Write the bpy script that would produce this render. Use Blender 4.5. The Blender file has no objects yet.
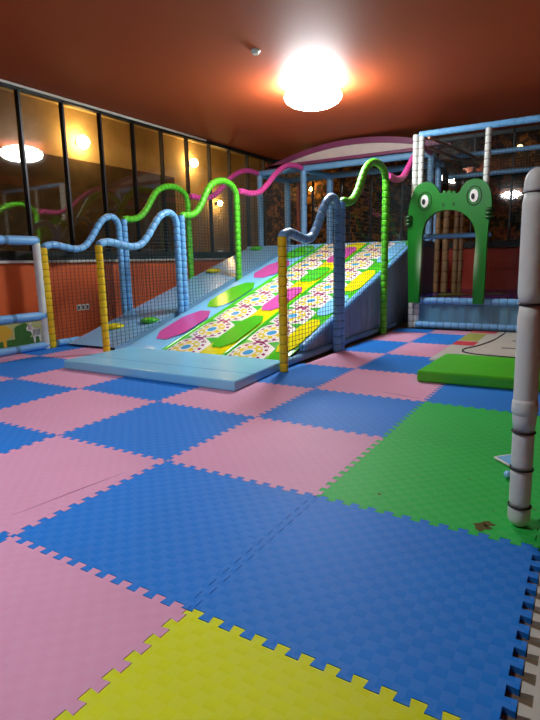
import bpy, math, random
from mathutils import Vector, Matrix
random.seed(7)
scn = bpy.context.scene
col = scn.collection
PI = math.pi

# ------------------------------------------------------------------ helpers
def tag(o, label=None, cat=None, group=None, kind=None):
    if label: o['label'] = label
    if cat: o['category'] = cat
    if group: o['group'] = group
    if kind: o['kind'] = kind
    return o

def wloc(o):
    v = Vector((0, 0, 0))
    while o is not None:
        v = v + o.location
        o = o.parent
    return v

def thing(name, label, cat, loc=(0, 0, 0), group=None):
    o = bpy.data.objects.new(name, None)
    o.empty_display_size = 0.1
    col.objects.link(o)
    o.location = loc
    return tag(o, label, cat, group)

class MB:
    """collects shapes (world coordinates) and links them as ONE mesh object"""
    def __init__(self):
        self.v = []; self.f = []; self.m = []; self.s = []; self.uv = {}
    def face(self, idx, m=0, smooth=False, uv=None):
        self.f.append(tuple(idx)); self.m.append(m); self.s.append(smooth)
        if uv: self.uv[len(self.f) - 1] = uv
    def box(self, x0, x1, y0, y1, z0, z1, m=0):
        b = len(self.v)
        self.v += [(x0, y0, z0), (x1, y0, z0), (x1, y1, z0), (x0, y1, z0), (x0, y0, z1), (x1, y0, z1), (x1, y1, z1), (x0, y1, z1)]
        for q in ((0, 3, 2, 1), (4, 5, 6, 7), (0, 1, 5, 4), (1, 2, 6, 5), (2, 3, 7, 6), (3, 0, 4, 7)):
            self.face([b + i for i in q], m)
        return self
    def tube(self, path, r, n=12, m=0, cap=True, smooth=True):
        """r: number or list of radii per path point"""
        P = [Vector(p) for p in path]
        rr = r if isinstance(r, (list, tuple)) else [r] * len(P)
        b = len(self.v)
        up = None
        for i, p in enumerate(P):
            t = (P[min(i + 1, len(P) - 1)] - P[max(i - 1, 0)])
            if t.length < 1e-9: t = Vector((0, 0, 1))
            t.normalize()
            if up is None:
                up = Vector((0, 0, 1)) if abs(t.z) < .9 else Vector((1, 0, 0))
            a = (up - t * up.dot(t))
            if a.length < 1e-6: a = t.orthogonal()
            a.normalize(); up = a
            c = t.cross(a)
            for k in range(n):
                w = 2 * PI * k / n
                self.v.append(tuple(p + (a * math.cos(w) + c * math.sin(w)) * rr[i]))
        for i in range(len(P) - 1):
            for k in range(n):
                k2 = (k + 1) % n
                self.face((b + i * n + k, b + i * n + k2, b + (i + 1) * n + k2, b + (i + 1) * n + k), m, smooth)
        if cap:
            self.face([b + k for k in reversed(range(n))], m)
            e = b + (len(P) - 1) * n
            self.face([e + k for k in range(n)], m)
        return self
    def padded(self, path, r, seg=.105, pinch=.16, n=12, m=0, tie=True):
        """foam tube squeezed by ties every seg metres"""
        P, R = resample(path, seg, r, pinch)
        f0 = len(self.f)
        self.tube(P, R, n, m)
        if tie and pinch >= .11:                      # the tie cord sits in every pinch
            for i in range(len(P) - 1):
                if i % 6 in (0, 5):
                    for k in range(n): self.m[f0 + i * n + k] = 1
            self.tied = True
        return self
    def poly(self, pts, m=0):
        b = len(self.v); self.v += [tuple(p) for p in pts]
        self.face(range(b, b + len(pts)), m); return self
    def prism(self, pts, axis, d, m=0):
        """pts: closed world polygon; extruded by vector d"""
        b = len(self.v); n = len(pts); d = Vector(d)
        self.v += [tuple(p) for p in pts] + [tuple(Vector(p) + d) for p in pts]
        self.face(range(b, b + n), m); self.face([b + n + i for i in reversed(range(n))], m)
        for i in range(n):
            j = (i + 1) % n
            self.face((b + j, b + i, b + n + i, b + n + j), m)
        return self
    def ellipsoid(self, c, rx, ry, rz, n=20, k=12, m=0, zmin=-1.0):
        b = len(self.v); rows = []
        for i in range(k + 1):
            th = -PI / 2 + PI * i / k
            rows.append(len(self.v))
            for j in range(n):
                w = 2 * PI * j / n
                self.v.append((c[0] + rx * math.cos(th) * math.cos(w), c[1] + ry * math.cos(th) * math.sin(w), c[2] + rz * max(math.sin(th), zmin)))
        for i in range(k):
            for j in range(n):
                j2 = (j + 1) % n
                self.face((rows[i] + j, rows[i] + j2, rows[i + 1] + j2, rows[i + 1] + j), m, True)
        return self
    def build(self, name, mats, parent=None, bevel=0, seg=2, solid=0):
        if not isinstance(mats, (list, tuple)): mats = [mats]
        if getattr(self, 'tied', False) and len(mats) == 1: mats = [mats[0], TIES.get(mats[0].name, mats[0])]
        off = wloc(parent) if parent else Vector((0, 0, 0))
        me = bpy.data.meshes.new(name)
        me.from_pydata([tuple(Vector(p) - off) for p in self.v], [], self.f)
        for mt in mats: me.materials.append(mt)
        for i, p in enumerate(me.polygons):
            p.material_index = self.m[i]; p.use_smooth = self.s[i]
        if self.uv:
            u = me.uv_layers.new(name='UVMap')
            for i, p in enumerate(me.polygons):
                if i in self.uv:
                    for k, li in enumerate(p.loop_indices): u.data[li].uv = self.uv[i][k]
        me.update()
        o = bpy.data.objects.new(name, me); col.objects.link(o)
        if parent: o.parent = parent
        if bevel:
            b = o.modifiers.new('bevel', 'BEVEL'); b.width = bevel; b.segments = seg; b.limit_method = 'ANGLE'; b.angle_limit = math.radians(40)
        return o

def catmull(pts, k=8):
    P = [Vector(p) for p in pts]
    P = [P[0] * 2 - P[1]] + P + [P[-1] * 2 - P[-2]]
    out = []
    for i in range(1, len(P) - 2):
        a, b, c, d = P[i - 1:i + 3]
        for j in range(k):
            t = j / k
            out.append(0.5 * ((2 * b) + (c - a) * t + (2 * a - 5 * b + 4 * c - d) * t * t + (3 * b - a - 3 * c + d) * t ** 3))
    out.append(P[-2])
    return out

def resample(path, seg, r, pinch):
    P = [Vector(p) for p in path]
    L = [0]
    for i in range(1, len(P)): L.append(L[-1] + (P[i] - P[i - 1]).length)
    total = L[-1]
    ns = max(1, round(total / seg)); step = total / ns
    fr = (0.0, .06, .16, .5, .84, .94)
    ds = [(s + q) * step for s in range(ns) for q in fr] + [total]
    out, R = [], []
    j = 0
    for i, d in enumerate(ds):
        while j < len(L) - 2 and L[j + 1] < d: j += 1
        t = (d - L[j]) / max(1e-9, L[j + 1] - L[j])
        out.append(P[j].lerp(P[j + 1], min(1, max(0, t))))
        q = i % 6 if i < len(ds) - 1 else 0
        R.append(r * (1 - pinch * (1, .35, .05, 0, .05, .35)[q]))
    return out, R

# ------------------------------------------------------------------ node materials
class NT:
    def __init__(self, name):
        self.mat = bpy.data.materials.new(name); self.mat.use_nodes = True
        self.n = self.mat.node_tree.nodes; self.l = self.mat.node_tree.links
        self.n.clear()
        self.out = self.n.new('ShaderNodeOutputMaterial')
    def node(self, t, **kw):
        o = self.n.new(t)
        for k, v in kw.items(): setattr(o, k, v)
        return o
    def link(self, a, b): self.l.new(a, b)
    def val(self, inp, x):
        if hasattr(x, 'is_output') or isinstance(x, bpy.types.NodeSocket): self.link(x, inp)
        else: inp.default_value = x
    def math(self, op, a, b=0.0, c=None):
        o = self.node('ShaderNodeMath', operation=op)
        self.val(o.inputs[0], a); self.val(o.inputs[1], b)
        if c is not None: self.val(o.inputs[2], c)
        return o.outputs[0]
    def mix(self, f, a, b):
        o = self.node('ShaderNodeMix', data_type='RGBA')
        self.val(o.inputs[0], f); self.val(o.inputs[6], a); self.val(o.inputs[7], b)
        return o.outputs[2]
    def bsdf(self, color, rough=.5, spec=.5, metal=0, normal=None, **kw):
        p = self.node('ShaderNodeBsdfPrincipled')
        self.val(p.inputs['Base Color'], color); self.val(p.inputs['Roughness'], rough)
        p.inputs['Specular IOR Level'].default_value = spec; p.inputs['Metallic'].default_value = metal
        for k, v in kw.items(): self.val(p.inputs[k.replace('_', ' ')], v)
        if normal: self.link(normal, p.inputs['Normal'])
        return p.outputs[0]
    def done(self, sh):
        self.link(sh, self.out.inputs[0]); return self.mat
    def coords(self, which='Object', scale=None):
        t = self.node('ShaderNodeTexCoord')
        if not scale: return t.outputs[which]
        m = self.node('ShaderNodeMapping'); self.link(t.outputs[which], m.inputs[0]); m.inputs['Scale'].default_value = scale
        return m.outputs[0]
    def noise(self, scale, detail=2, vec=None, rough=.5):
        o = self.node('ShaderNodeTexNoise'); o.inputs['Scale'].default_value = scale; o.inputs['Detail'].default_value = detail
        o.inputs['Roughness'].default_value = rough
        self.link(vec if vec else self.coords(), o.inputs['Vector'])
        return o.outputs[0]
    def bump(self, h, strength=.3, dist=.01):
        b = self.node('ShaderNodeBump'); b.inputs['Strength'].default_value = strength; b.inputs['Distance'].default_value = dist
        self.link(h, b.inputs['Height']); return b.outputs[0]

def rgb(r, g, b):
    """sRGB 0-255 to linear"""
    def f(c):
        c /= 255
        return c / 12.92 if c <= .04045 else ((c + .055) / 1.055) ** 2.4
    return (f(r), f(g), f(b), 1)
def mul(c, k): return (c[0] * k, c[1] * k, c[2] * k, 1)

def plain(name, c, rough=.5, spec=.5, metal=0, var=.15, nscale=6, bumps=0, bscale=30, **kw):
    t = NT(name)
    n = t.noise(nscale, 3)
    cc = t.mix(n, mul(c, 1 - var), mul(c, 1 + var))
    nm = t.bump(t.noise(bscale, 3), bumps, .01) if bumps else None
    return t.done(t.bsdf(cc, rough, spec, metal, nm, **kw))

def vinyl(name, c, rough=.32): return plain(name, c, rough, .5, 0, .08, 3, .12, 9)
TIES = {}
def padfoam(name, c, k=.55):
    TIES[name] = plain(name + '_tie', mul(c, k), .6, .3)
    return plain(name, c, .38, .45, 0, .1, 10, .25, 40)

def foam_mat_material(name, c, dirt=.0):
    t = NT(name)
    uv = t.coords('UV')
    sep = t.node('ShaderNodeSeparateXYZ'); t.link(uv, sep.inputs[0])
    x, y = sep.outputs[0], sep.outputs[1]
    cell = 1 / .0417
    gx, gy = t.math('MULTIPLY', x, cell), t.math('MULTIPLY', y, cell)
    par = t.math('ABSOLUTE', t.math('MODULO', t.math('ADD', t.math('FLOOR', gx), t.math('FLOOR', gy)), 2))
    # woven grooves: along x in even cells, along y in odd ones
    wx = t.math('SINE', t.math('MULTIPLY', gx, 2 * PI * 6)); wy = t.math('SINE', t.math('MULTIPLY', gy, 2 * PI * 6))
    groove = t.math('ADD', t.math('MULTIPLY', wx, par), t.math('MULTIPLY', wy, t.math('SUBTRACT', 1, par)))
    fx = t.math('FRACT', gx); fy = t.math('FRACT', gy)
    # each strand bulges across its own direction
    bx = t.math('SINE', t.math('MULTIPLY', fx, PI)); by = t.math('SINE', t.math('MULTIPLY', fy, PI))
    dome = t.math('ADD', t.math('MULTIPLY', bx, par), t.math('MULTIPLY', by, t.math('SUBTRACT', 1, par)))
    h = t.math('ADD', t.math('MULTIPLY', groove, .10), dome)
    nm = t.bump(h, .22, .003)
    big = t.noise(1.3, 4)
    tone = t.mix(big, mul(c, .86), mul(c, 1.12))
    fine = t.mix(par, tone, t.mix(.025, tone, (0.9, .95, 1, 1)))
    edge = t.math('MULTIPLY', t.math('GREATER_THAN', groove, .75), .06)
    fine = t.mix(edge, fine, (0.02, .02, .04, 1))
    if dirt:
        sp = t.noise(9, 2); msk = t.math('MULTIPLY', t.math('GREATER_THAN', sp, .70), dirt)
        fine = t.mix(msk, fine, (.12, .05, .02, 1))
    return t.done(t.bsdf(fine, .55, .2, 0, nm))

M = {}
M['pink'] = foam_mat_material('mat_pink', rgb(220, 158, 188))
M['blue'] = foam_mat_material('mat_blue', rgb(20, 124, 218))
M['green'] = foam_mat_material('mat_green', rgb(36, 190, 76), .35)
M['yellow'] = foam_mat_material('mat_yellow', rgb(216, 226, 4))
M['beige'] = plain('mat_beige', rgb(190, 190, 176), .6, .3, 0, .1, 8)
M['post_yellow'] = padfoam('post_yellow', rgb(236, 196, 20))
M['post_blue'] = padfoam('post_blue', rgb(112, 178, 230))
M['post_green'] = padfoam('post_green', rgb(84, 190, 36))
M['post_pink'] = padfoam('post_pink', rgb(214, 74, 150))
M['post_white'] = plain('post_white', rgb(216, 222, 214), .5, .4, 0, .08, 8, .35, 18)
TIES['post_white'] = plain('post_white_tie', rgb(150, 152, 146), .6, .3)
M['post_steel'] = padfoam('post_steel', rgb(112, 160, 200))
M['post_tan'] = padfoam('post_tan', rgb(128, 100, 68))
M['post_orange'] = padfoam('post_orange', rgb(190, 84, 50))
M['net'] = plain('net_cord', rgb(44, 62, 66), .8, .2)
M['pad_blue'] = vinyl('pad_blue', rgb(136, 214, 248), .22)
M['lane_blue'] = vinyl('lane_blue', rgb(130, 202, 246), .16)
M['ramp_blue'] = vinyl('ramp_blue', rgb(130, 186, 226), .2)
M['v_green'] = vinyl('vinyl_green', rgb(72, 190, 36), .18)
M['v_yellow'] = vinyl('vinyl_yellow', rgb(234, 222, 16), .18)
M['v_pink'] = vinyl('vinyl_pink', rgb(206, 86, 164), .18)
M['v_navy'] = vinyl('vinyl_navy', rgb(44, 38, 120), .2)
M['v_maroon'] = vinyl('vinyl_maroon', rgb(110, 44, 70), .4)
M['side_panel'] = plain('side_panel', rgb(124, 160, 182), .45, .4, 0, .2, 5, .3, 6)
M['mesh_panel'] = plain('mesh_panel', rgb(92, 146, 172), .4, .5, 0, .25, 3, .4, 5)
M['pad_green'] = vinyl('pad_green', rgb(74, 192, 30), .3)
M['black'] = plain('black_frame', (.006, .006, .006, 1), .4, .4)
M['strap'] = plain('strap', (.008, .008, .010, 1), .5, .4)
M['white'] = plain('white_paint', rgb(222, 220, 210), .5, .4)
M['ledge'] = plain('ledge', rgb(196, 190, 180), .5, .4)
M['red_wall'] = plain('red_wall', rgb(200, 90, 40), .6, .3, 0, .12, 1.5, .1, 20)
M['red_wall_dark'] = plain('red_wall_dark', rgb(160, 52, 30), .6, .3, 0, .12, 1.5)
M['ceiling'] = plain('ceiling_paint', rgb(174, 76, 36), .62, .3, 0, .05, .8, .05, 12)
M['subfloor'] = plain('subfloor', rgb(118, 98, 76), .7, .3, 0, .25, 5)
M['purple'] = plain('purple_band', rgb(112, 44, 80), .5, .4)
M['fascia'] = plain('fascia_white', rgb(190, 174, 166), .5, .4)
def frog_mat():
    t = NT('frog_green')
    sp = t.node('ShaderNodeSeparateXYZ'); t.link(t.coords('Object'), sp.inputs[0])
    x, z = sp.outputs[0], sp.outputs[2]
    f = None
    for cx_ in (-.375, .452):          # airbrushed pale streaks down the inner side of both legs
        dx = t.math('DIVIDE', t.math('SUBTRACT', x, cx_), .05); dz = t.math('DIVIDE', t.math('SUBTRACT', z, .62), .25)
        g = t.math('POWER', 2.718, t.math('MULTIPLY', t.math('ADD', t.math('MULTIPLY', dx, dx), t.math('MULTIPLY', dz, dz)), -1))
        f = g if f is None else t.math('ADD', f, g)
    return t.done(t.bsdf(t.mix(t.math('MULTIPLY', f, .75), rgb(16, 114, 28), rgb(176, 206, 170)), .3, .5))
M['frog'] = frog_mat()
M['frog_dark'] = vinyl('frog_dark', rgb(10, 66, 20), .35)
M['frog_light'] = vinyl('frog_light', rgb(170, 200, 160), .35)
M['eye_white'] = vinyl('eye_white', rgb(235, 235, 230), .3)
M['pipe'] = plain('bronze_pipe', rgb(150, 104, 74), .35, .5, .6)
M['outside'] = None
def outside_mat():
    t = NT('outside_wall')
    v = t.coords('Object')
    n = t.noise(1.6, 6, v, .65)
    return t.done(t.bsdf(t.mix(t.math('MULTIPLY', n, 1.2), rgb(130, 114, 78), rgb(214, 190, 140)), .8, .2))
M['outside'] = outside_mat()
def hedge_mat():
    t = NT('outside_leaves')
    n = t.noise(9, 6, t.coords('Object'), .7)
    return t.done(t.bsdf(t.mix(t.math('GREATER_THAN', n, .53), rgb(40, 30, 12), rgb(150, 104, 48)), .8, .2))
M['outleaf'] = hedge_mat()
M['outdark'] = plain('outside_dark', rgb(84, 72, 54), .8, .2, 0, .6, 3)
M['outground'] = plain('outside_ground', rgb(60, 50, 40), .9, .2)

def emit(name, c, s):
    t = NT(name); e = t.node('ShaderNodeEmission'); e.inputs[0].default_value = c; e.inputs[1].default_value = s
    return t.done(e.outputs[0])
M['lamp'] = emit('lamp_diffuser', (.90, .98, 1.02, 1), 98)
M['lamp2'] = emit('lamp_diffuser_rear', (.84, .97, 1.07, 1), 62)
M['warm'] = emit('warm_bulb', (1, .76, .40, 1), 100)
M['warm_small'] = emit('warm_bulb_small', (1, .8, .45, 1), 8)
M['warm_mid'] = emit('warm_bulb_mid', (1, .74, .36, 1), 110)

def glass():
    t = NT('brown_glass')
    tr = t.node('ShaderNodeBsdfTransparent'); tr.inputs[0].default_value = (.74, .60, .40, 1)
    gl = t.node('ShaderNodeBsdfGlossy'); gl.inputs[0].default_value = (.9, .86, .78, 1); gl.inputs['Roughness'].default_value = .035
    fr = t.node('ShaderNodeFresnel'); fr.inputs[0].default_value = 1.55
    f = t.math('ADD', t.math('MULTIPLY', fr.outputs[0], .75), .06)
    mx = t.node('ShaderNodeMixShader'); t.link(f, mx.inputs[0]); t.link(tr.outputs[0], mx.inputs[1]); t.link(gl.outputs[0], mx.inputs[2])
    return t.done(mx.outputs[0])
M['glass'] = glass()

def pattern_mat():
    """printed rosettes: white ground, yellow petals, blue heart, plum dots and crosses"""
    t = NT('rosette_print')
    uv = t.coords('UV'); s = t.node('ShaderNodeSeparateXYZ'); t.link(uv, s.inputs[0])
    x = t.math('SUBTRACT', t.math('FRACT', s.outputs[0]), .5); y = t.math('SUBTRACT', t.math('FRACT', s.outputs[1]), .5)
    r = t.math('SQRT', t.math('ADD', t.math('MULTIPLY', x, x), t.math('MULTIPLY', y, y)))
    a = t.math('ARCTAN2', y, x)
    c8 = t.math('COSINE', t.math('MULTIPLY', a, 8)); c12 = t.math('COSINE', t.math('MULTIPLY', a, 12))
    white = rgb(236, 232, 224); yel = rgb(222, 196, 40); plum = rgb(150, 30, 96); cy = rgb(70, 160, 214); grn = rgb(70, 180, 60)
    colr = white
    def band(lo, hi, extra=None):
        q = t.math('MULTIPLY', t.math('GREATER_THAN', r, lo), t.math('LESS_THAN', r, hi))
        return t.math('MULTIPLY', q, extra) if extra is not None else q
    ax, ay = t.math('ABSOLUTE', x), t.math('ABSOLUTE', y)
    yy = t.math('SUBTRACT', .5, ay)
    green = t.math('LESS_THAN', yy, t.math('MULTIPLY', t.math('SUBTRACT', ax, .2), .55))
    colr = t.mix(green, colr, grn)
    cross = t.math('MULTIPLY', t.math('LESS_THAN', t.math('ABSOLUTE', t.math('SUBTRACT', ax, t.math('MULTIPLY', yy, 1.5))), .10), t.math('LESS_THAN', ax, .36))
    colr = t.mix(cross, colr, plum)
    colr = t.mix(t.math('LESS_THAN', t.math('ADD', ax, yy), .13), colr, plum)
    c16 = t.math('COSINE', t.math('MULTIPLY', a, 14))
    colr = t.mix(band(.0, .45), colr, white)
    colr = t.mix(band(.37, .44, t.math('GREATER_THAN', c16, .1)), colr, plum)
    colr = t.mix(band(.18, .33), colr, yel)
    colr = t.mix(band(.22, .30, t.math('GREATER_THAN', c8, .1)), colr, white)
    colr = t.mix(band(.0, .12), colr, cy)
    return t.done(t.bsdf(colr, .18, .5, 0, t.bump(t.noise(9, 3), .1, .01)))
M['rosette'] = pattern_mat()

# ------------------------------------------------------------------ setting
XW, YB, H, ZF = -5.7, 10.4, 3.55, -.02
XR, YF = 3.2, -4.6
def struct(name, mb, mats, parent=None, **kw):
    o = mb.build(name, mats, parent, **kw)
    if parent is None: o['kind'] = 'structure'
    return o
struct('floor', MB().box(XW - .1, XR + .1, YF - .1, YB + .1, ZF - .1, ZF), M['subfloor'])
struct('ceiling', MB().box(XW - .1, XR + .1, YF - .1, YB + .1, H, H + .1), M['ceiling'])
SILL = 1.23
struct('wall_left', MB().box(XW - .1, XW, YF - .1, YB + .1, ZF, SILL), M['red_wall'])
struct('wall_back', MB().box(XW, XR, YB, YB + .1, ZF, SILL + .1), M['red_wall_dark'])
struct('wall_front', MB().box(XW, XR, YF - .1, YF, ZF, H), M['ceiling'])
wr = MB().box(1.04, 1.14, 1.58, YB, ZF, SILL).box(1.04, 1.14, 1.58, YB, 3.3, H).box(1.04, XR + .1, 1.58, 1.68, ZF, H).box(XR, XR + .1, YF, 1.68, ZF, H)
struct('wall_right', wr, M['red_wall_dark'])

# glazing: black mullions every 0.7 m, brown glass that shows the night and mirrors the room
def glazing(n, axis, a0, a1, c, z0, z1, first, pitch, sgn, trans=None):
    fr = MB(); t = .028
    def bx(p0, p1, za, zb, d0=-.05, d1=.03):
        lo, hi = sorted((c + sgn * d0, c + sgn * d1))
        if axis == 'y': fr.box(lo, hi, p0, p1, za, zb)
        else: fr.box(p0, p1, lo, hi, za, zb)
    bx(a0, a1, z0, z0 + .13, -.05, .045); bx(a0, a1, z1 - .07, z1)
    if trans: bx(a0, a1, trans - .03, trans + .03)
    k = first
    while k < a1:
        if k > a0: bx(k - t / 2, k + t / 2, z0, z1)
        k += pitch
    g = MB()
    cc = c - sgn * .02
    if axis == 'y': g.poly([(cc, a0, z0), (cc, a1, z0), (cc, a1, z1), (cc, a0, z1)])
    else: g.poly([(a0, cc, z0), (a1, cc, z0), (a1, cc, z1), (a0, cc, z1)])
    w = struct('window_%d' % n, g, M['glass'])
    fr.build('window_frame', M['black'], w)
glazing(1, 'y', YF, YB, XW, SILL, H, 3.57 - .7 * 12, .7, 1)
glazing(2, 'x', XW, 1.04, YB, SILL + .1, H, -5.4, .72, -1)
glazing(3, 'y', 1.68, YB, 1.04, SILL, 3.3, 2.4, .72, -1)
struct('trim_1', MB().box(XW, XW + .05, YF, YB - .05, SILL - .035, SILL), M['ledge'])
struct('trim_2', MB().tube([(XW + .06, YF, H - .03), (XW + .06, 7.6, H - .03)], .02, 8), M['ledge'])

# outside, seen through the glass
struct('wall_outside_left', MB().box(-7.5, -7.4, YF, 13, -.2, 4.2), M['outside'])
struct('wall_outside_back', MB().box(-7.4, 5, 12.4, 12.5, -.2, 4.2), M['outleaf'])
struct('floor_outside', MB().box(-7.4, XW - .11, YF, 12.4, -.3, -.2).box(XW - .11, 5, YB + .11, 12.4, -.3, -.2), M['outground'])
struct('ceiling_outside', MB().box(-7.4, XW - .11, YF, 12.4, 4.0, 4.1).box(XW - .11, 5, YB + .11, 12.4, 4.0, 4.1), M['outside'])
struct('trim_3', MB().box(-7.4, -7.36, YF, 8.6, -.2, 3.1), M['outdark'])
def outdoor_lamp(x, y, z, r, label, mat):
    t = thing('outdoor_lamp', label, 'lamp', (x, y, z), 'warm lamps outside the glass')
    MB().ellipsoid((x, y, z), r, r, r, 16, 10).build('bulb', M[mat], t)
    w = (-1, 0) if x < -6 else (0, 1)
    MB().tube([(x + w[0] * r * .8, y + w[1] * r * .8, z), (x + w[0] * .149, y + w[1] * .149, z)], r * .55, 14).build('lamp_holder', M['black'], t)
outdoor_lamp(-7.25, 5.94, 3.41, .12, 'brightest warm yellow lamp behind the left windows, nearer the camera', 'warm')
outdoor_lamp(-7.25, 9.21, 3.49, .1, 'smaller warm yellow lamp behind the left windows, nearer the room corner', 'warm')
outdoor_lamp(-5.65, 12.25, 3.06, .05, 'small warm lamp behind the back window between the tower columns', 'warm_mid')
outdoor_lamp(-7.25, 10.2, 2.64, .07, 'low warm lamp behind the left windows, seen between the green posts', 'warm_mid')
outdoor_lamp(-.47, 12.25, 3.51, .07, 'small lamp behind the back window at the upper right of the picture', 'warm_small')

# ------------------------------------------------------------------ interlocking floor mats
NT_, AMP = 12, .0165
def edge_profile():
    p = 1 / NT_; pts = [(0, 0)]
    fl = .0022
    for k in range(NT_):
        t0 = k * p
        pts += [(t0 + .25 * p + fl, 0 if k == 0 else -AMP), (t0 + .25 * p - fl, AMP), (t0 + .75 * p + fl, AMP), (t0 + .75 * p - fl, -AMP if k < NT_ - 1 else 0)]
    pts.append((1, 0))
    return pts
EP = edge_profile()
mesh_cache = {}
def mat_mesh(x0, x1, y0, y1):
    key = (round(x0, 3), round(x1, 3), round(y0, 3), round(y1, 3))
    if key in mesh_cache: return mesh_cache[key]
    def clipx(p): return (min(max(p[0], x0 - (AMP if x0 == 0 else 0)), x1 + (AMP if x1 == 1 else 0)), min(max(p[1], y0 - (AMP if y0 == 0 else 0)), y1 + (AMP if y1 == 1 else 0)))
    bot = [(t, d) for t, d in EP] if y0 == 0 else [(0, y0), (1, y0)]
    top = [(t, 1 + d) for t, d in EP] if y1 == 1 else [(0, y1), (1, y1)]
    lef = [(d, t) for t, d in EP] if x0 == 0 else [(x0, 0), (x0, 1)]
    rig = [(1 + d, t) for t, d in EP] if x1 == 1 else [(x1, 0), (x1, 1)]
    loop = bot + rig[1:-1] + top[::-1] + lef[::-1][1:-1]
    q = []
    for p in loop:
        c = clipx(p); c = (.5 + (c[0] - .5) * .9968, .5 + (c[1] - .5) * .9968)
        if not q or (abs(q[-1][0] - c[0]) + abs(q[-1][1] - c[1])) > 1e-5: q.append(c)
    if abs(q[0][0] - q[-1][0]) + abs(q[0][1] - q[-1][1]) < 1e-5: q.pop()
    mb = MB(); n = len(q)
    mb.v = [(a, b, 0) for a, b in q] + [(a, b, -.02) for a, b in q]
    mb.face(range(n), 0, False, q); mb.face([n + i for i in reversed(range(n))], 0, False, list(reversed(q)))
    for i in range(n):
        j = (i + 1) % n
        mb.face((i, n + i, n + j, j), 0, False, [q[i], q[i], q[j], q[j]])
    o = mb.build('foam_mat', M['pink'])
    me = o.data; bpy.data.objects.remove(o)
    mesh_cache[key] = me
    return me
def floor_mat(u, v, c, label, x0=0, x1=1, y0=0, y1=1):
    me = mat_mesh(x0, x1, y0, y1)
    o = bpy.data.objects.new('foam_mat', me); col.objects.link(o)
    o.location = (u, v, 0)
    o.material_slots[0].link = 'OBJECT'; o.material_slots[0].material = M[c]
    tag(o, label, 'mat', c + ' interlocking foam floor mats')
    return o
MATS = [
 (0, -1, 'yellow', 'yellow foam floor mat in the foreground, the only yellow one'),
 (-1, -1, 'pink', 'large pink foam mat in the bottom left corner beside the yellow mat'),
 (-2, -1, 'blue', 'sliver of blue foam mat at the left picture edge just above the corner pink mat'),
 (0, 0, 'blue', 'blue foam mat in the right foreground between the yellow and green mats'),
 (-1, 0, 'blue', 'blue foam mat in the foreground touching the yellow mat with its near corner'),
 (-2, 0, 'pink', 'pink foam mat with a long crease line, left of the foreground blue mats'),
 (-3, 0, 'blue', 'blue foam mat cut by the left picture edge behind the creased pink mat'),
 (0, 1, 'green', 'nearer of the two green foam mats, with brown stains, at the white post'),
 (1, 1, 'green', 'narrow strip of green foam mat right of the white padded post'),
 (-1, 1, 'pink', 'pink foam mat left of the nearer green mat'),
 (-2, 1, 'blue', 'blue foam mat in the middle of the floor, behind the creased pink mat'),
 (-3, 1, 'pink', 'pink foam mat left of the middle blue mat, in front of the landing pad'),
 (-4, 1, 'blue', 'blue foam mat with a lifted corner near the left picture edge'),
 (-5, 1, 'pink', 'small visible piece of pink foam mat at the left edge near the railing'),
 (0, 2, 'green', 'farther of the two green foam mats, in front of a blue mat'),
 (-1, 2, 'blue', 'blue foam mat left of the farther green mat'),
 (-2, 2, 'pink', 'pink foam mat in front of the right corner of the blue landing pad'),
 (-3, 2, 'blue', 'blue foam mat running under the front edge of the blue landing pad'),
 (-4, 2, 'pink', 'pink foam mat at the left front corner of the blue landing pad'),
 (-5, 2, 'blue', 'blue foam mat along the left railing in front of the pink entrance mat'),
 (-5, 3, 'pink', 'pink foam mat between the two yellow posts at the ramp entrance'),
 (-2, 3, 'blue', 'blue foam mat at the foot of the yellow post right of the slide'),
 (-1, 3, 'pink', 'pink foam mat at the front left corner of the green pad'),
 (0, 3, 'blue', 'blue foam mat under the front edge of the green pad'),
 (-1, 4, 'blue', 'blue foam mat with a dark rail shadow, left of the green pad'),
 (-1, 5, 'pink', 'pink foam mat left of the white printed play mat'),
 (-1, 6, 'blue', 'blue foam mat just before the last pink mat at the frog arch'),
]
MT = {}
for u, v, c, lb in MATS: MT[(u, v)] = floor_mat(u, v, c, lb, y1=.56 if (u, v) == (1, 1) else 1)
floor_mat(-6, 2, 'pink', 'thin visible strip of pink foam mat along the bottom of the left railing', x0=.37)
floor_mat(-6, 3, 'blue', 'small blue foam mat piece behind the railing by the first yellow post', x0=.37)
floor_mat(-2, 4, 'pink', 'pink foam mat beside the slide at the double blue post', x0=.40)
floor_mat(-2, 5, 'blue', 'blue foam mat beside the slide between the double blue post and the green post', x0=.40)
floor_mat(-2, 6, 'pink', 'pink foam mat at the foot of the green post beside the slide', x0=.40)
floor_mat(-2, 7, 'blue', 'blue foam mat strip at the foot of the twin white posts', x0=.40, y1=.44)
floor_mat(-1, 7, 'pink', 'last pink foam mat strip against the blue base of the frog arch platform', y1=.44)

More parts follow.
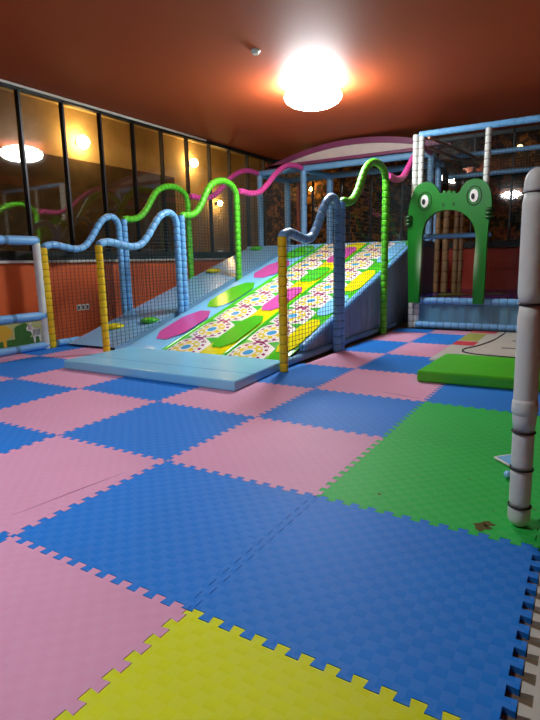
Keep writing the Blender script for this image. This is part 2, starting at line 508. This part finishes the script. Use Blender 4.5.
M['crease'] = plain('crease_shadow', rgb(150, 100, 116), .7, .2)
M['stain'] = plain('brown_stain', rgb(92, 84, 36), .7, .2, 0, .3, 30)
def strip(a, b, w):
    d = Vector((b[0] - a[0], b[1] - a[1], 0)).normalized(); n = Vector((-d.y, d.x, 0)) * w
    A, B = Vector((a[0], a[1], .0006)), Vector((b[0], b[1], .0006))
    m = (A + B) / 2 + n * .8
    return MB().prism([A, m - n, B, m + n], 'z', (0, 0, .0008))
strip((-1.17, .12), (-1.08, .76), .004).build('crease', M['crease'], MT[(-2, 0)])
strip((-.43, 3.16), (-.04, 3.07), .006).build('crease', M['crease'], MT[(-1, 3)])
for cx_, cy_, r in ((.77, 1.07, .035), (.79, 1.11, .025), (.27, 1.17, .01)):
    MB().prism([(cx_ + r * (1 + .35 * math.sin(3 * a + cx_ * 9)) * math.cos(a), cy_ + r * (1 + .3 * math.cos(4 * a)) * math.sin(a), .0006) for a in [2 * PI * k / 16 for k in range(16)]], 'z', (0, 0, .0006)).build('stain', M['stain'], MT[(0, 1)])

# beige edging with notches facing the blue mat
em = MB(); pts = []
for v0 in (-1, 0):
    for t, d in EP: pts.append((1 + (AMP + .002 if d >= 0 else AMP + .034), v0 + t))
pts = [p for i, p in enumerate(pts) if i == 0 or p != pts[i - 1]]
loop = [(1.9, -1), (1.9, 1)] + pts[::-1]
em.prism([(a, b, -.004) for a, b in loop][::-1], 'z', (0, 0, -.016))
tag(em.build('edge_mat', M['beige']), 'beige floor edging with square notches along the right foreground blue mat', 'mat')

# ------------------------------------------------------------------ slide, ramp
def zs(y):
    return .03 + .29 * (y - 3.7)
def ss(v):   # along-slope length at y
    return (v - 3.62) * 1.05
YS = [3.64 + (8.6 - 3.64) * i / 60 for i in range(61)]
def lane_mesh(xa, xb, mat, edge=None, uvlane=False, dome=.012):
    """a padded strip of the slide from xa to xb, slightly domed, front rounded"""
    mb = MB(); NX = 8; w = xb - xa
    rows = []
    for i, y in enumerate(YS):
        row = []
        for k in range(NX + 1):
            t = k / NX; x = xa + w * t
            e = min(1, min(t, 1 - t) * 8)
            front = min(1, i / 2.0)
            z = zs(y) + (dome * (1 - (2 * t - 1) ** 2) - .012 * (1 - e)) - .03 * (1 - front)
            row.append(len(mb.v)); mb.v.append((x, y, max(z, .004)))
        rows.append(row)
    for i in range(len(YS) - 1):
        for k in range(NX):
            u0, u1 = k / NX, (k + 1) / NX
            v0, v1 = ss(YS[i]) / .585, ss(YS[i + 1]) / .585
            mb.face((rows[i][k], rows[i][k + 1], rows[i + 1][k + 1], rows[i + 1][k]), 0, True, [(u0, v0), (u1, v0), (u1, v1), (u0, v1)])
    # underside / front lip
    b = len(mb.v)
    mb.v += [(xa, 3.64, .002), (xb, 3.64, .002)]
    fr = [(b), (b + 1)] + rows[0][::-1]
    mb.face(fr, 0)
    return mb
def patch(mb, xa, xb, ya, yb, m, kind='hex', lift=.008):
    """coloured patch sewn onto a lane, shape pinched at both ends"""
    N = 14; w = xb - xa; base = len(mb.v)
    prof = []
    for i in range(N + 1):
        t = i / N
        if kind == 'hex': h = min(1, .45 + 3.2 * min(t, 1 - t))
        elif kind == 'leaf': h = min(1, .4 + 2.6 * min(t, 1 - t))
        else: h = 1
        prof.append(h)
    NX = 6
    for i in range(N + 1):
        y = ya + (yb - ya) * i / N
        for k in range(NX + 1):
            t = k / NX
            x = (xa + xb) / 2 + (t - .5) * w * prof[i]
            mb.v.append((x, y, zs(y) + lift + .011))
    for i in range(N):
        for k in range(NX):
            a = base + i * (NX + 1) + k
            mb.face((a, a + 1, a + NX + 2, a + NX + 1), m, True)
slide = thing('soft_slide', 'wide soft play slide with rosette, yellow, green and light blue lanes', 'slide', (-2.9, 3.64, 0))
L1 = lane_mesh(-4.22, -3.58, None)
for ya, yb, m in ((4.05, 5.05, 1), (5.2, 6.3, 2), (6.55, 7.5, 1), (7.65, 8.5, 2)):
    patch(L1, -4.05, -3.6, ya, yb, m, 'leaf')
tag(L1.build('lane', [M['lane_blue'], M['v_pink'], M['v_green']], slide), 'light blue lane with pink and green patches')
def border(xa, xb):
    lane_mesh(xa, xb, None, dome=.02).build('lane_border', M['v_green'], slide)
border(-3.58, -3.53)
tag(lane_mesh(-3.53, -3.0, None).build('lane', M['rosette'], slide), 'white rosette print lane on the left')
L3 = lane_mesh(-3.0, -2.63, None)
for ya, yb, m in ((3.95, 4.95, 1), (5.15, 6.1, 2), (6.35, 7.1, 1), (7.35, 8.3, 2)):
    patch(L3, -2.98, -2.65, ya, yb, m, 'hex')
tag(L3.build('lane', [M['v_yellow'], M['v_green'], M['v_pink']], slide), 'yellow lane with green and pink patches')
border(-2.63, -2.58)
tag(lane_mesh(-2.58, -2.05, None).build('lane', M['rosette'], slide), 'white rosette print lane on the right')
L5 = lane_mesh(-2.05, -1.76, None)
for ya, yb, m in ((3.95, 4.9, 1), (5.05, 5.8, 2), (5.95, 6.9, 1), (7.3, 8.5, 2)):
    patch(L5, -2.03, -1.78, ya, yb, m, 'hex')
tag(L5.build('lane', [M['v_green'], M['v_yellow'], M['lane_blue']], slide), 'green lane with yellow and light blue patches')
# side: slanted padded rail, hanging panel, floor tube
MB().padded([(-1.712, y, zs(y) + .0) for y in YS[6:]], .045, .2, .1).build('side_rail', M['post_blue'], slide)
sp = MB(); prev = None
ys2 = [3.95 + (8.6 - 3.95) * i / 120 for i in range(121)]
for i, y in enumerate(ys2):
    x = -1.735 + .010 * math.sin(i * 1.1)
    a = len(sp.v); sp.v += [(x, y, -.0), (x, y, zs(y) - .02)]
    if prev is not None: sp.face((prev, a, a + 1, prev + 1), 0, True)
    prev = a
sp.build('side_panel', M['side_panel'], slide)
MB().padded([(-1.712, 3.7, .05), (-1.712, 7.5, .05)], .045, .2, .08).build('floor_tube', M['post_steel'], slide)

FOOTHOLDS = ((-5.02, 4.35, 'v_yellow'), (-4.56, 4.62, 'v_green'), (-5.08, 6.95, 'v_yellow'), (-5.05, 8.45, 'v_green'))
ramp = thing('climbing_ramp', 'blue climbing ramp with round footholds between two nets at the window wall', 'ramp', (-4.85, 4.0, 0))
rm = MB(); prev = None
for i, y in enumerate(YS):
    if y < 3.72: continue
    a = len(rm.v); z = zs(y)
    rm.v += [(-5.335, y, 0), (-5.335, y, z), (-4.365, y, z), (-4.365, y, 0)]
    if prev is not None:
        for k in range(3): rm.face((prev + k, prev + k + 1, a + k + 1, a + k)[::-1])
    prev = a
rm.build('ramp_surface', M['ramp_blue'], ramp)
for x, y, c in FOOTHOLDS:
    MB().ellipsoid((x, y, zs(y) + .01), .15, .14, .05, 24, 8).build('foothold', M[c], ramp)

pad = thing('landing_pad', 'flat light blue vinyl landing pad lying in front of the slide', 'pad', (-2.75, 3.1, 0))
MB().prism([(-3.96, 2.58, 0), (-3.96, 3.63, 0), (-1.68, 3.63, 0), (-1.58, 2.56, 0)], 'z', (0, 0, .1)).build('pad_body', M['pad_blue'], pad, bevel=.018, seg=3)
MB().box(-3.93, -1.6, 2.9, 2.906, .1, .1025).build('seam', M['lane_blue'], pad)

# ------------------------------------------------------------------ netted fences with wavy tops
S1 = [(3.52, 1.40), (3.6, 1.43), (3.72, 1.44), (3.9, 1.41), (4.1, 1.385), (4.27, 1.42), (4.42, 1.54), (4.56, 1.70), (4.70, 1.83), (4.86, 1.885), (4.98, 1.85), (5.04, 1.76)]
S2 = [(5.16, 1.84), (5.22, 1.87), (5.34, 1.87), (5.5, 1.92), (5.64, 2.04), (5.76, 2.2), (5.9, 2.36), (6.1, 2.46), (6.34, 2.485), (6.54, 2.43), (6.64, 2.33), (6.66, 2.22)]
S3 = [(6.74, 2.36), (6.86, 2.37), (7.1, 2.36), (7.42, 2.42), (7.73, 2.6), (8.02, 2.81), (8.38, 2.99), (8.75, 3.07), (9.12, 3.06)]
def interp(prof, y):
    for (a, za), (b, zb) in zip(prof, prof[1:]):
        if a <= y <= b: return za + (zb - za) * (y - a) / (b - a)
    return prof[0][1] if y < prof[0][0] else prof[-1][1]
CELL = .05
def net_panel(x, ya, yb, top, bot, r=.003):
    mb = MB()
    n = max(2, round((yb - ya) / .075))
    for i in range(n + 1):
        y = ya + (yb - ya) * i / n
        z0, z1 = max(0.02, bot(y)), top(y)
        if z1 - z0 > .04: mb.tube([(x, y, z0), (x, y, z1)], r, 3, cap=False, smooth=False)
    K = 64; z = 0.0
    while z < 3.3:
        run = None
        for i in range(K + 1):
            y = ya + (yb - ya) * i / K
            ok = bot(y) < z < top(y)
            if ok and run is None: run = y
            if (not ok or i == K) and run is not None:
                if y - run > .04: mb.tube([(x, run, z), (x, y, z)], r, 3, cap=False, smooth=False)
                run = None
        z += CELL
    return mb
def fence(x, dj, label, to_floor):
    def wp_(y): return y + dj * max(0, 1 - abs(y - 5.1) / 1.56)
    T1, T2, T3 = [[(wp_(y), z) for y, z in S] for S in (S1, S2, S3)]
    yb1, yb2 = wp_(5.04), wp_(5.04) + .12
    t = thing('netted_fence', label, 'fence', (x, 3.52, 0 if to_floor else 0))
    def foot(y): return 0.0
    def postm(y, z1, r): return MB().padded([(x, y, max(0, foot(y))), (x, y, z1)], r, .1, .2)
    tag(postm(3.52, 1.40, .047).build('post', M['post_yellow'], t), 'yellow padded post')
    postm(yb1, 1.78, .05).build('post', M['post_blue'], t); postm(yb2, 1.86, .05).build('post', M['post_blue'], t)
    tag(postm(6.66, 2.24, .055).build('post', M['post_green'], t), 'green padded post')
    MB().padded(catmull([(x, y, z) for y, z in T1]), .05, .12, .14).build('wavy_rail', M['post_blue'], t)
    MB().padded(catmull([(x, y, z) for y, z in T2]), .052, .1, .14).build('wavy_rail', M['post_green'], t)
    MB().padded(catmull([(x, y, z) for y, z in T3]), .052, .1, .14).build('wavy_rail', M['post_pink'], t)
    gb = (lambda y: zs(y) + .05) if to_floor else (lambda y: max(.06, zs(y) + .012))
    for (ya, yb, pr) in ((3.56, yb1 - .04, T1), (yb2 + .04, 6.62, T2), (6.72, 9.1, T3)):
        net_panel(x, ya, yb, lambda y, pr=pr: interp(pr, y) - .02, gb).build('net', M['net'], t)
    if x < -5: MB().padded([(x, 3.6, .055), (x, 3.98, .055)], .05, .2, .12).build('floor_tube', M['post_blue'], t)
    return t
fence(-5.4, -.12, 'netted fence with wavy rail nearest the window wall, left of the ramp', False)
fence(-4.3, 0, 'netted fence with wavy rail between the blue ramp and the slide', False)
fence(-1.61, -.15, 'netted fence with wavy rail along the right side of the slide', True)

# ------------------------------------------------------------------ play tower behind the slide
tw = thing('play_tower', 'blue padded tower frame with deck at the top of the slide', 'play tower', (-3.5, 9.2, 0))
DZ = 1.47
MB().box(-5.42, -1.66, 8.63, 10.2, DZ - .12, DZ).build('deck', M['ramp_blue'], tw, bevel=.01)
MB().box(-5.42, -5.36, 8.63, 10.2, 0, DZ - .12).build('deck_support', M['side_panel'], tw)
MB().box(-1.72, -1.66, 8.63, 10.2, 0, DZ - .12).build('deck_support', M['side_panel'], tw)
for x, y, r in ((-5.4, 9.2, .065), (-4.3, 9.2, .07), (-1.62, 9.2, .065), (-5.2, 10.1, .075), (-4.1, 10.1, .075), (-1.7, 10.1, .065)):
    MB().padded([(x, y, DZ), (x, y, 3.02)], r, .12, .1).build('post', M['post_steel'], tw)
tag(MB().padded([(-4.93, 10.15, DZ), (-4.93, 10.15, 3.0)], .05, .12, .1).build('post', M['post_orange'], tw), 'orange padded post')
for a, b in (((-5.45, 9.2, 3.06), (-1.55, 9.2, 3.06)), ((-5.3, 10.1, 3.0), (-1.6, 10.1, 3.0)), ((-5.4, 9.2, 3.03), (-5.2, 10.1, 3.0)), ((-4.3, 9.2, 3.03), (-4.1, 10.1, 3.0)), ((-1.62, 9.2, 3.03), (-1.7, 10.1, 3.0))):
    MB().padded([a, b], .065, .2, .05).build('beam', M['post_steel'], tw)

fa = thing('arched_fascia', 'white and purple arched panel above the slide tower beam, under the ceiling', 'panel', (-3.2, 9.12, 3.13))
def arcz(x): return 3.15 + .35 * (1 - ((x + 3.2) / 1.95) ** 2)
XS = [-5.15 + 3.9 * i / 40 for i in range(41)]
MB().prism([(x, 9.13, 3.14) for x in (XS[0], XS[-1])] + [(x, 9.13, max(3.141, arcz(x) - .05)) for x in XS[::-1][1:-1]], 'y', (0, .03, 0)).build('fascia_panel', M['fascia'], fa)
ub = MB(); prev = None
for x in XS:
    z = arcz(x); a = len(ub.v)
    zl_ = max(3.128, z - .11); ub.v += [(x, 9.1, zl_), (x, 9.1, z), (x, 9.17, z), (x, 9.17, zl_)]
    if prev is not None:
        for k in range(4): ub.face((prev + k, prev + (k + 1) % 4, a + (k + 1) % 4, a + k))
    prev = a
tag(ub.build('arch_band', M['purple'], fa), 'purple curved upper band')
tag(MB().box(-5.15, -1.25, 9.1, 9.17, 3.127, 3.185).build('arch_band', M['purple'], fa), 'purple straight lower band')

# ------------------------------------------------------------------ left railing with animal picture panel
rl = thing('padded_railing', 'blue and white padded railing with an animal picture panel at the left edge', 'railing', (-5.4, 3.42, 0))
X = -5.4
tag(MB().padded([(X, 3.41, 0), (X, 3.41, 1.47)], .052, .24, .1).build('post', M['post_white'], rl), 'white padded post')
tag(MB().padded([(X, 1.6, 0), (X, 1.6, 1.47)], .052, .24, .1).build('post', M['post_white'], rl), 'white padded post')
for z, r in ((1.49, .06), (.47, .06), (.055, .055)):
    MB().padded([(X, 1.5, z), (X, 3.44, z)], r, .45, .12).build('rail', M['post_blue'], rl)
M['print_base'] = plain('print_base', rgb(176, 186, 120), .4, .4, 0, .2, 6)
pp = MB().box(X - .01, X + .01, 1.66, 3.36, .1, .42).build('picture_panel', M['print_base'], rl)
px = X + .012
M['sky'] = plain('print_sky', rgb(186, 206, 200), .4); M['pgrass'] = plain('print_green', rgb(52, 110, 40), .4, .4, 0, .4, 14)
M['lion'] = plain('print_yellow', rgb(214, 172, 40), .4); M['mane'] = plain('print_brown', rgb(130, 74, 24), .4)
def blob(y, z, ry, rz, m, name, parent, d=0, n=18, wob=0):
    MB().prism([(px + d, y + ry * (1 + wob * math.cos(5 * a)) * math.cos(a), z + rz * (1 + wob * math.cos(5 * a)) * math.sin(a)) for a in [2 * PI * k / n for k in range(n)]], 'x', (.002, 0, 0)).build(name, m, parent)
MB().box(px, px + .002, 1.68, 3.34, .11, .2).build('printed_grass', M['pgrass'], pp)
blob(3.07, .27, .13, .13, M['pgrass'], 'printed_bush', pp, .0005, 24, .08)
blob(2.68, .3, .24, .115, M['lion'], 'printed_lion', pp, .0005)
blob(2.5, .33, .1, .09, M['mane'], 'printed_mane', pp, .001, 24, .06)
for lp in (((2.52, .11), (2.56, .11), (2.57, .27), (2.52, .27)), ((2.78, .11), (2.82, .11), (2.83, .27), (2.77, .27))):
    MB().prism([(px + .001, y, z) for y, z in lp], 'x', (.002, 0, 0)).build('printed_leg', M['lion'], pp)
# zebra: white body, dark stripes
zb = MB()
zpts = [(3.12, .33), (3.17, .38), (3.2, .40), (3.205, .36), (3.23, .31), (3.33, .30), (3.34, .24), (3.335, .12), (3.31, .12), (3.30, .2), (3.25, .2), (3.245, .12), (3.22, .12), (3.215, .22), (3.18, .28), (3.13, .295)]
zb.prism([(px + .002, y, z) for y, z in zpts], 'x', (.002, 0, 0))
for k in range(6):
    y = 3.215 + k * .02
    zb.prism([(px + .0045, y, .215), (px + .0045, y + .008, .215), (px + .0045, y + .012, .30), (px + .0045, y + .002, .30)], 'x', (.001, 0, 0), 1)
for k in range(3):
    y = 3.15 + k * .018
    zb.prism([(px + .0045, y, .31 - .01 * k), (px + .0045, y + .007, .30), (px + .0045, y + .014, .37), (px + .0045, y + .008, .375)], 'x', (.001, 0, 0), 1)
zb.build('printed_zebra', [M['white'], M['black']], pp)

# ------------------------------------------------------------------ frog entrance and its platform
plat = thing('frog_platform', 'netted platform frame with blue base and white posts behind the frog arch', 'platform', (-.3, 7.6, 0))
XE = .98; YP = 7.6; PZ = .46
MB().box(-1.4, XE, YP + .055, 10.25, PZ - .1, PZ + .045).build('deck', M['v_navy'], plat)
M['spot'] = vinyl('deck_spot', rgb(120, 130, 40))
for cx_, cy_, s in ((-.95, 8.5, .3), (-.35, 8.9, .22)):
    dm = MB().prism([(cx_ + s * math.cos(a), cy_ + s * math.sin(a), PZ + .045) for a in [2 * PI * k / 8 for k in range(8)]], 'z', (0, 0, .006))
    dm.build('deck_spot', M['spot'], plat)
MB().padded([(-1.36, YP - .03, .06), (XE, YP - .03, .06)], .055, .12, .12).build('base_tube', M['post_blue'], plat)
MB().padded([(-1.36, YP - .03, PZ), (XE, YP - .03, PZ)], .055, .12, .12).build('base_tube', M['post_blue'], plat)
fp = MB(); prev = None
for i in range(81):
    x = -1.36 + (XE + 1.36) * i / 80
    y = YP - .02 + .010 * math.sin(i * .9) + .006 * math.sin(i * 2.3)
    a = len(fp.v); fp.v += [(x, y, .06), (x, y + .01 * math.sin(i * .5), .26), (x, y, PZ)]
    if prev is not None:
        fp.face((prev, a, a + 1, prev + 1), 0, True); fp.face((prev + 1, a + 1, a + 2, prev + 2), 0, True)
    prev = a
fp.build('front_panel', M['mesh_panel'], plat)
for x in (-1.455, -1.36): MB().padded([(x, YP, 0), (x, YP, 3.08)], .045, .11, .12).build('post', M['post_white'], plat)
MB().padded([(-.37, YP, PZ), (-.37, YP, 3.04)], .045, .11, .12).build('post', M['post_white'], plat)
MB().padded([(XE, YP, 0), (XE, YP, 3.04)], .045, .11, .12).build('post', M['post_white'], plat)
MB().padded([(-1.4, YP, 3.07), (XE, YP, 3.07)], .05, .11, .1).build('beam', M['post_blue'], plat)
for z in (3.12, 2.74): MB().padded([(-1.5, 10.15, z), (XE, 10.15, z)], .05, .2, .06).build('beam', M['post_steel'], plat)
MB().padded([(-1.45, 7.9, 1.5), (-.3, 7.9, 1.5)], .04, .11, .1).build('beam', M['post_blue'], plat)
for z in (3.05, 2.9): tag(MB().tube([(-1.3, 7.8, z), (-.95, 10.1, z - .02)], .025, 10).build('beam', M['pipe'], plat), 'bare bronze pipe')
for x, r in ((-1.35, .05), (-1.2, .06), (-1.02, .05), (-.93, .04)):
    tag(MB().padded([(x, 8.8, PZ + .05), (x, 8.8, 2.25)], r, .2, .12).build('post', M['post_tan'], plat), 'tan padded post')
def net_xz(y, xa, xb, za, zb, r=.0022):
    mb = MB(); n = round((xb - xa) / CELL)
    for i in range(n + 1):
        x = xa + (xb - xa) * i / n; mb.tube([(x, y, za), (x, y, zb)], r, 3, cap=False, smooth=False)
    n = round((zb - za) / CELL)
    for i in range(n + 1):
        z = za + (zb - za) * i / n; mb.tube([(xa, y, z), (xb, y, z)], r, 3, cap=False, smooth=False)
    return mb
net_xz(YP, -.33, XE - .04, .5, 3.02).build('net', M['net'], plat)
net_xz(YP, -1.31, -.42, 2.3, 3.02).build('net', M['net'], plat)
net_xz(10.12, -1.5, XE, 2.78, 3.08).build('net', M['post_tan'], plat)

# frog arch (outline traced at its own plane)
FY = 7.42
frog = thing('frog_arch', 'green frog face entrance arch with two big eyes', 'arch', (-.9, FY, .5))
outer = [(-1.451, .43), (-1.469, .856), (-1.484, 1.258), (-1.497, 1.589), (-1.497, 1.817), (-1.475, 1.994), (-1.433, 2.15), (-1.377, 2.263), (-1.306, 2.307), (-1.216, 2.321), (-1.128, 2.292), (-1.058, 2.224), (-1.011, 2.149), (-.973, 2.13), (-.955, 2.165), (-.923, 2.165), (-.907, 2.13), (-.886, 2.16), (-.848, 2.16), (-.832, 2.12), (-.811, 2.15), (-.78, 2.15), (-.761, 2.115), (-.713, 2.14), (-.673, 2.213), (-.601, 2.282), (-.484, 2.307), (-.365, 2.26), (-.281, 2.149), (-.246, 1.984), (-.246, 1.835), (-.272, 1.625), (-.281, 1.29), (-.28, .949), (-.283, .602), (-.294, .43)]
inner = [(-.443, .43), (-.456, .855), (-.451, 1.17), (-.445, 1.357), (-.46, 1.527), (-.512, 1.668), (-.598, 1.771), (-.702, 1.839), (-.827, 1.872), (-.952, 1.873), (-1.069, 1.84), (-1.163, 1.766), (-1.225, 1.673), (-1.256, 1.514), (-1.263, 1.22), (-1.271, .856), (-1.285, .43)]
sx = 1.0
def sm(p, k=4):
    c = catmull([(a, 0, b) for a, b in p], k); return [(q.x, q.z) for q in c]
XO = .0
opts = sm(outer); ipts = sm(inner)
def fx(p): return (p[0], FY, p[1])
# bridge outer and inner outlines into a closed ring polygon, extruded
ring = [fx(p) for p in opts] + [fx(p) for p in ipts]
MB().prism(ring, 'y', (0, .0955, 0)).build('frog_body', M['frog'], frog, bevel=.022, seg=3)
def disc(cx_, cz_, rx, rz, y0, y1, n=28, tilt=0):
    out = []
    for k in range(n):
        a = 2 * PI * k / n; u, w = rx * math.cos(a), rz * math.sin(a)
        out.append((cx_ + u * math.cos(tilt) - w * math.sin(tilt), y0, cz_ + u * math.sin(tilt) + w * math.cos(tilt)))
    return MB().prism(out, 'y', (0, y1 - y0, 0))
for ex, ez in ((-1.235, 2.03), (-.5, 2.06)):
    socket = MB(); pr = []
    for k in range(33):
        a = 2 * PI * k / 32; pr.append((ex + .105 * math.cos(a), FY - .003, ez + .14 * math.sin(a)))
    socket.tube(pr, .007, 8, cap=False).build('eye_rim', M['frog_dark'], frog)
    e = disc(ex, ez, .06, .095, FY - .014, FY + .01).build('eye', M['eye_white'], frog)
    disc(ex - .014, ez - .01, .026, .044, FY - .022, FY - .012).build('pupil', M['black'], e)
for nx in (-.95, -.793):
    disc(nx, 1.957, .022, .028, FY - .004, FY + .01, 16).build('nostril', M['frog_dark'], frog)
for hx, hz in ((-1.48, 1.745), (-.267, 1.79)):
    h = MB()
    for k in range(3): h.ellipsoid((hx, FY - .01, hz + .055 * (k - 1)), .06, .055, .032, 14, 8)
    h.build('hand', M['frog_dark'], frog)

# ------------------------------------------------------------------ green pad, printed mat, post, toy
gp = thing('exercise_pad', 'thick bright green vinyl pad on the floor left of the white post', 'pad', (.3, 4.2, 0))
MB().prism([(-.25, 3.68, 0), (-.22, 4.74, 0), (.98, 4.74, 0), (.98, 3.74, 0)], 'z', (0, 0, .11)).build('pad_body', M['pad_green'], gp, bevel=.02, seg=3)

M['sheet'] = plain('play_mat_sheet', rgb(198, 200, 186), .5, .4, 0, .12, 5)
pm = thing('printed_play_mat', 'white play mat printed with road lines and coloured blocks behind the green pad', 'mat', (.3, 6.1, 0))
MB().box(-.42, .98, 4.78, 7.44, .0, .014).build('mat_sheet', M['sheet'], pm)
M['pr_red'] = plain('print_red', rgb(214, 60, 70), .45); M['pr_olive'] = plain('print_olive', rgb(170, 176, 70), .45)
q = .0155
MB().box(-.42, -.14, 5.95, 6.3, .014, q).build('printed_block', M['pr_red'], pm)
MB().box(-.42, -.05, 7.2, 7.42, .014, q).build('printed_block', M['pr_red'], pm)
MB().box(-.42, -.16, 6.36, 7.15, .014, q).build('printed_block', M['pr_olive'], pm)
rd = catmull([(.9, 5.25, q), (.2, 5.28, q), (-.1, 5.36, q), (-.2, 5.6, q), (-.08, 6.0, q), (.02, 6.6, q), (.06, 7.35, q)], 6)
MB().tube(rd, .012, 6).build('printed_road', M['black'], pm)
for x, y, w in ((.2, 5.9, .22), (.5, 6.2, .2), (.25, 6.55, .16), (.6, 5.75, .26), (.55, 6.75, .2), (.3, 7.0, .12)):
    MB().box(x, x + w, y, y + .07, .014, q).build('printed_dash', M['black'], pm)
MB().box(.15, .9, 5.12, 5.16, .014, q).build('printed_line', M['pr_red'], pm)

wp = thing('padded_post', 'white padded post with black straps in the right foreground', 'post', (.907, 1.165, 0))
def wx(z): return .907 - .022 * z / 1.5
zl = [.0, .095, .265, .43, .97, 1.41, 1.5]
RR = [.046, .0435, .0435, .047, .051, .049]
for k in range(6):
    a, b = zl[k], zl[k + 1]; n = 10; P = []; R = []
    for i in range(n + 1):
        t = i / n; z = a + (b - a) * t
        e = min(t, 1 - t) * (b - a)
        f = 1 - .14 * max(0, 1 - e / .025) ** 2
        if k == 0 and t < .5: f *= math.sqrt(max(.15, 1 - (1 - t * 2) ** 2 * .8))
        if k == 5: f = math.sqrt(max(.02, 1 - (t * .97) ** 3)) * 1.0
        P.append((wx(z), 1.165, z)); R.append(RR[k] * f)
    mb = MB().tube(P, R, 24)
    if k == 3: mb.tube([(wx(.53), 1.165, .50), (wx(.53), 1.165, .52), (wx(.54), 1.165, .555), (wx(.55), 1.165, .58)], [.045, .052, .052, .045], 24)
    mb.build('padding_sleeve', M['post_white'], wp)
for z in zl[1:-1]:
    pr = [(wx(z) + .045 * math.cos(2 * PI * k / 24), 1.165 + .045 * math.sin(2 * PI * k / 24), z) for k in range(25)]
    MB().tube(pr, .0045, 6, cap=False).build('strap', M['strap'], wp)

toy = thing('toy_flag', 'small white and light blue triangular toy lying at the foot of the white post', 'toy', (.78, 1.9, 0))
MB().tube([(.70, 1.93, .012), (.83, 1.80, .012)], .008, 6).tube([(.70, 1.93, .012), (.85, 1.98, .05)], .008, 6).tube([(.83, 1.80, .012), (.80, 1.70, .012)], .008, 6).build('frame', M['white'], toy)
MB().prism([(.71, 1.93, .016), (.83, 1.81, .016), (.85, 1.97, .05)], 'z', (0, 0, .004)).build('sheet', M['lane_blue'], toy)
MB().ellipsoid((.80, 1.68, .022), .022, .03, .02, 12, 8).build('tip', M['lane_blue'], toy)

# socket on the wall, small box on the sill
so = thing('wall_socket', 'white triple wall socket on the red wall below the windows', 'socket', (XW, 4.33, .5))
MB().box(XW, XW + .012, 4.22, 4.46, .455, .545).build('socket_plate', M['white'], so, bevel=.004)
M['socket_grey'] = plain('socket_grey', rgb(90, 88, 84), .5)
for y in (4.26, 4.34, 4.42): MB().box(XW + .012, XW + .014, y - .022, y + .022, .475, .525).build('socket_insert', M['socket_grey'], so)
tb = thing('small_box', 'tiny white box on the black window sill behind the green post', 'box', (XW + .03, 8.0, SILL + .13))
MB().box(XW + .0, XW + .035, 7.95, 8.07, SILL + .13, SILL + .165).build('box_body', M['white'], tb, bevel=.004)

# ------------------------------------------------------------------ ceiling fittings and light
def ceiling_lamp(x, y, r, drop, mat, label):
    t = thing('ceiling_lamp', label, 'lamp', (x, y, H))
    MB().tube([(x, y, H), (x, y, H - .03)], r * .5, 32).build('lamp_base', M['white'], t)
    MB().ellipsoid((x, y, H - .01 - drop), r, r, drop, 32, 14).build('diffuser', M[mat], t)
ceiling_lamp(-2.42, 5.87, .40, .15, 'lamp', 'glaring round white ceiling lamp above the slide')
ceiling_lamp(-1.7, -.4, .36, .12, 'lamp2', 'round white ceiling lamp above the foreground mats, out of the picture')
dt = thing('smoke_detector', 'small round smoke detector on the ceiling left of the glaring lamp', 'detector', (-2.42, 4.39, H))
MB().tube([(-2.42, 4.39, H), (-2.42, 4.39, H - .02), (-2.42, 4.39, H - .022), (-2.42, 4.39, H - .045)], [.055, .055, .042, .036], 20).build('detector_body', M['white'], dt)

# night sky
w = bpy.data.worlds.new('World'); scn.world = w; w.use_nodes = True
w.node_tree.nodes['Background'].inputs[0].default_value = (.03, .025, .02, 1)
w.node_tree.nodes['Background'].inputs[1].default_value = .3

# ------------------------------------------------------------------ camera
cam = bpy.data.cameras.new('Camera'); co = bpy.data.objects.new('Camera', cam); col.objects.link(co)
f_px, yaw, pitch, roll = 524.9326, -.545212, .187833, -.0201848
fw = Vector((math.sin(yaw) * math.cos(pitch), math.cos(yaw) * math.cos(pitch), -math.sin(pitch)))
r0 = Vector((math.cos(yaw), -math.sin(yaw), 0)); u0 = r0.cross(fw)
rr = r0 * math.cos(roll) + u0 * math.sin(roll); uu = -r0 * math.sin(roll) + u0 * math.cos(roll)
mw = Matrix((rr, uu, -fw)).transposed().to_4x4()
mw.translation = Vector((1.089977, -1.214761, 1.166366))
co.matrix_world = mw
cam.sensor_fit = 'VERTICAL'; cam.sensor_height = 36; cam.lens = 36 * f_px / 720
cam.clip_start = .02
scn.camera = co
scn.view_settings.view_transform = 'Standard'
scn.view_settings.look = 'None'
scn.view_settings.exposure = .15
scn.cycles.max_bounces = 8
scn.cycles.transparent_max_bounces = 8
scn.cycles.sample_clamp_indirect = 4
scn.cycles.use_denoising = True
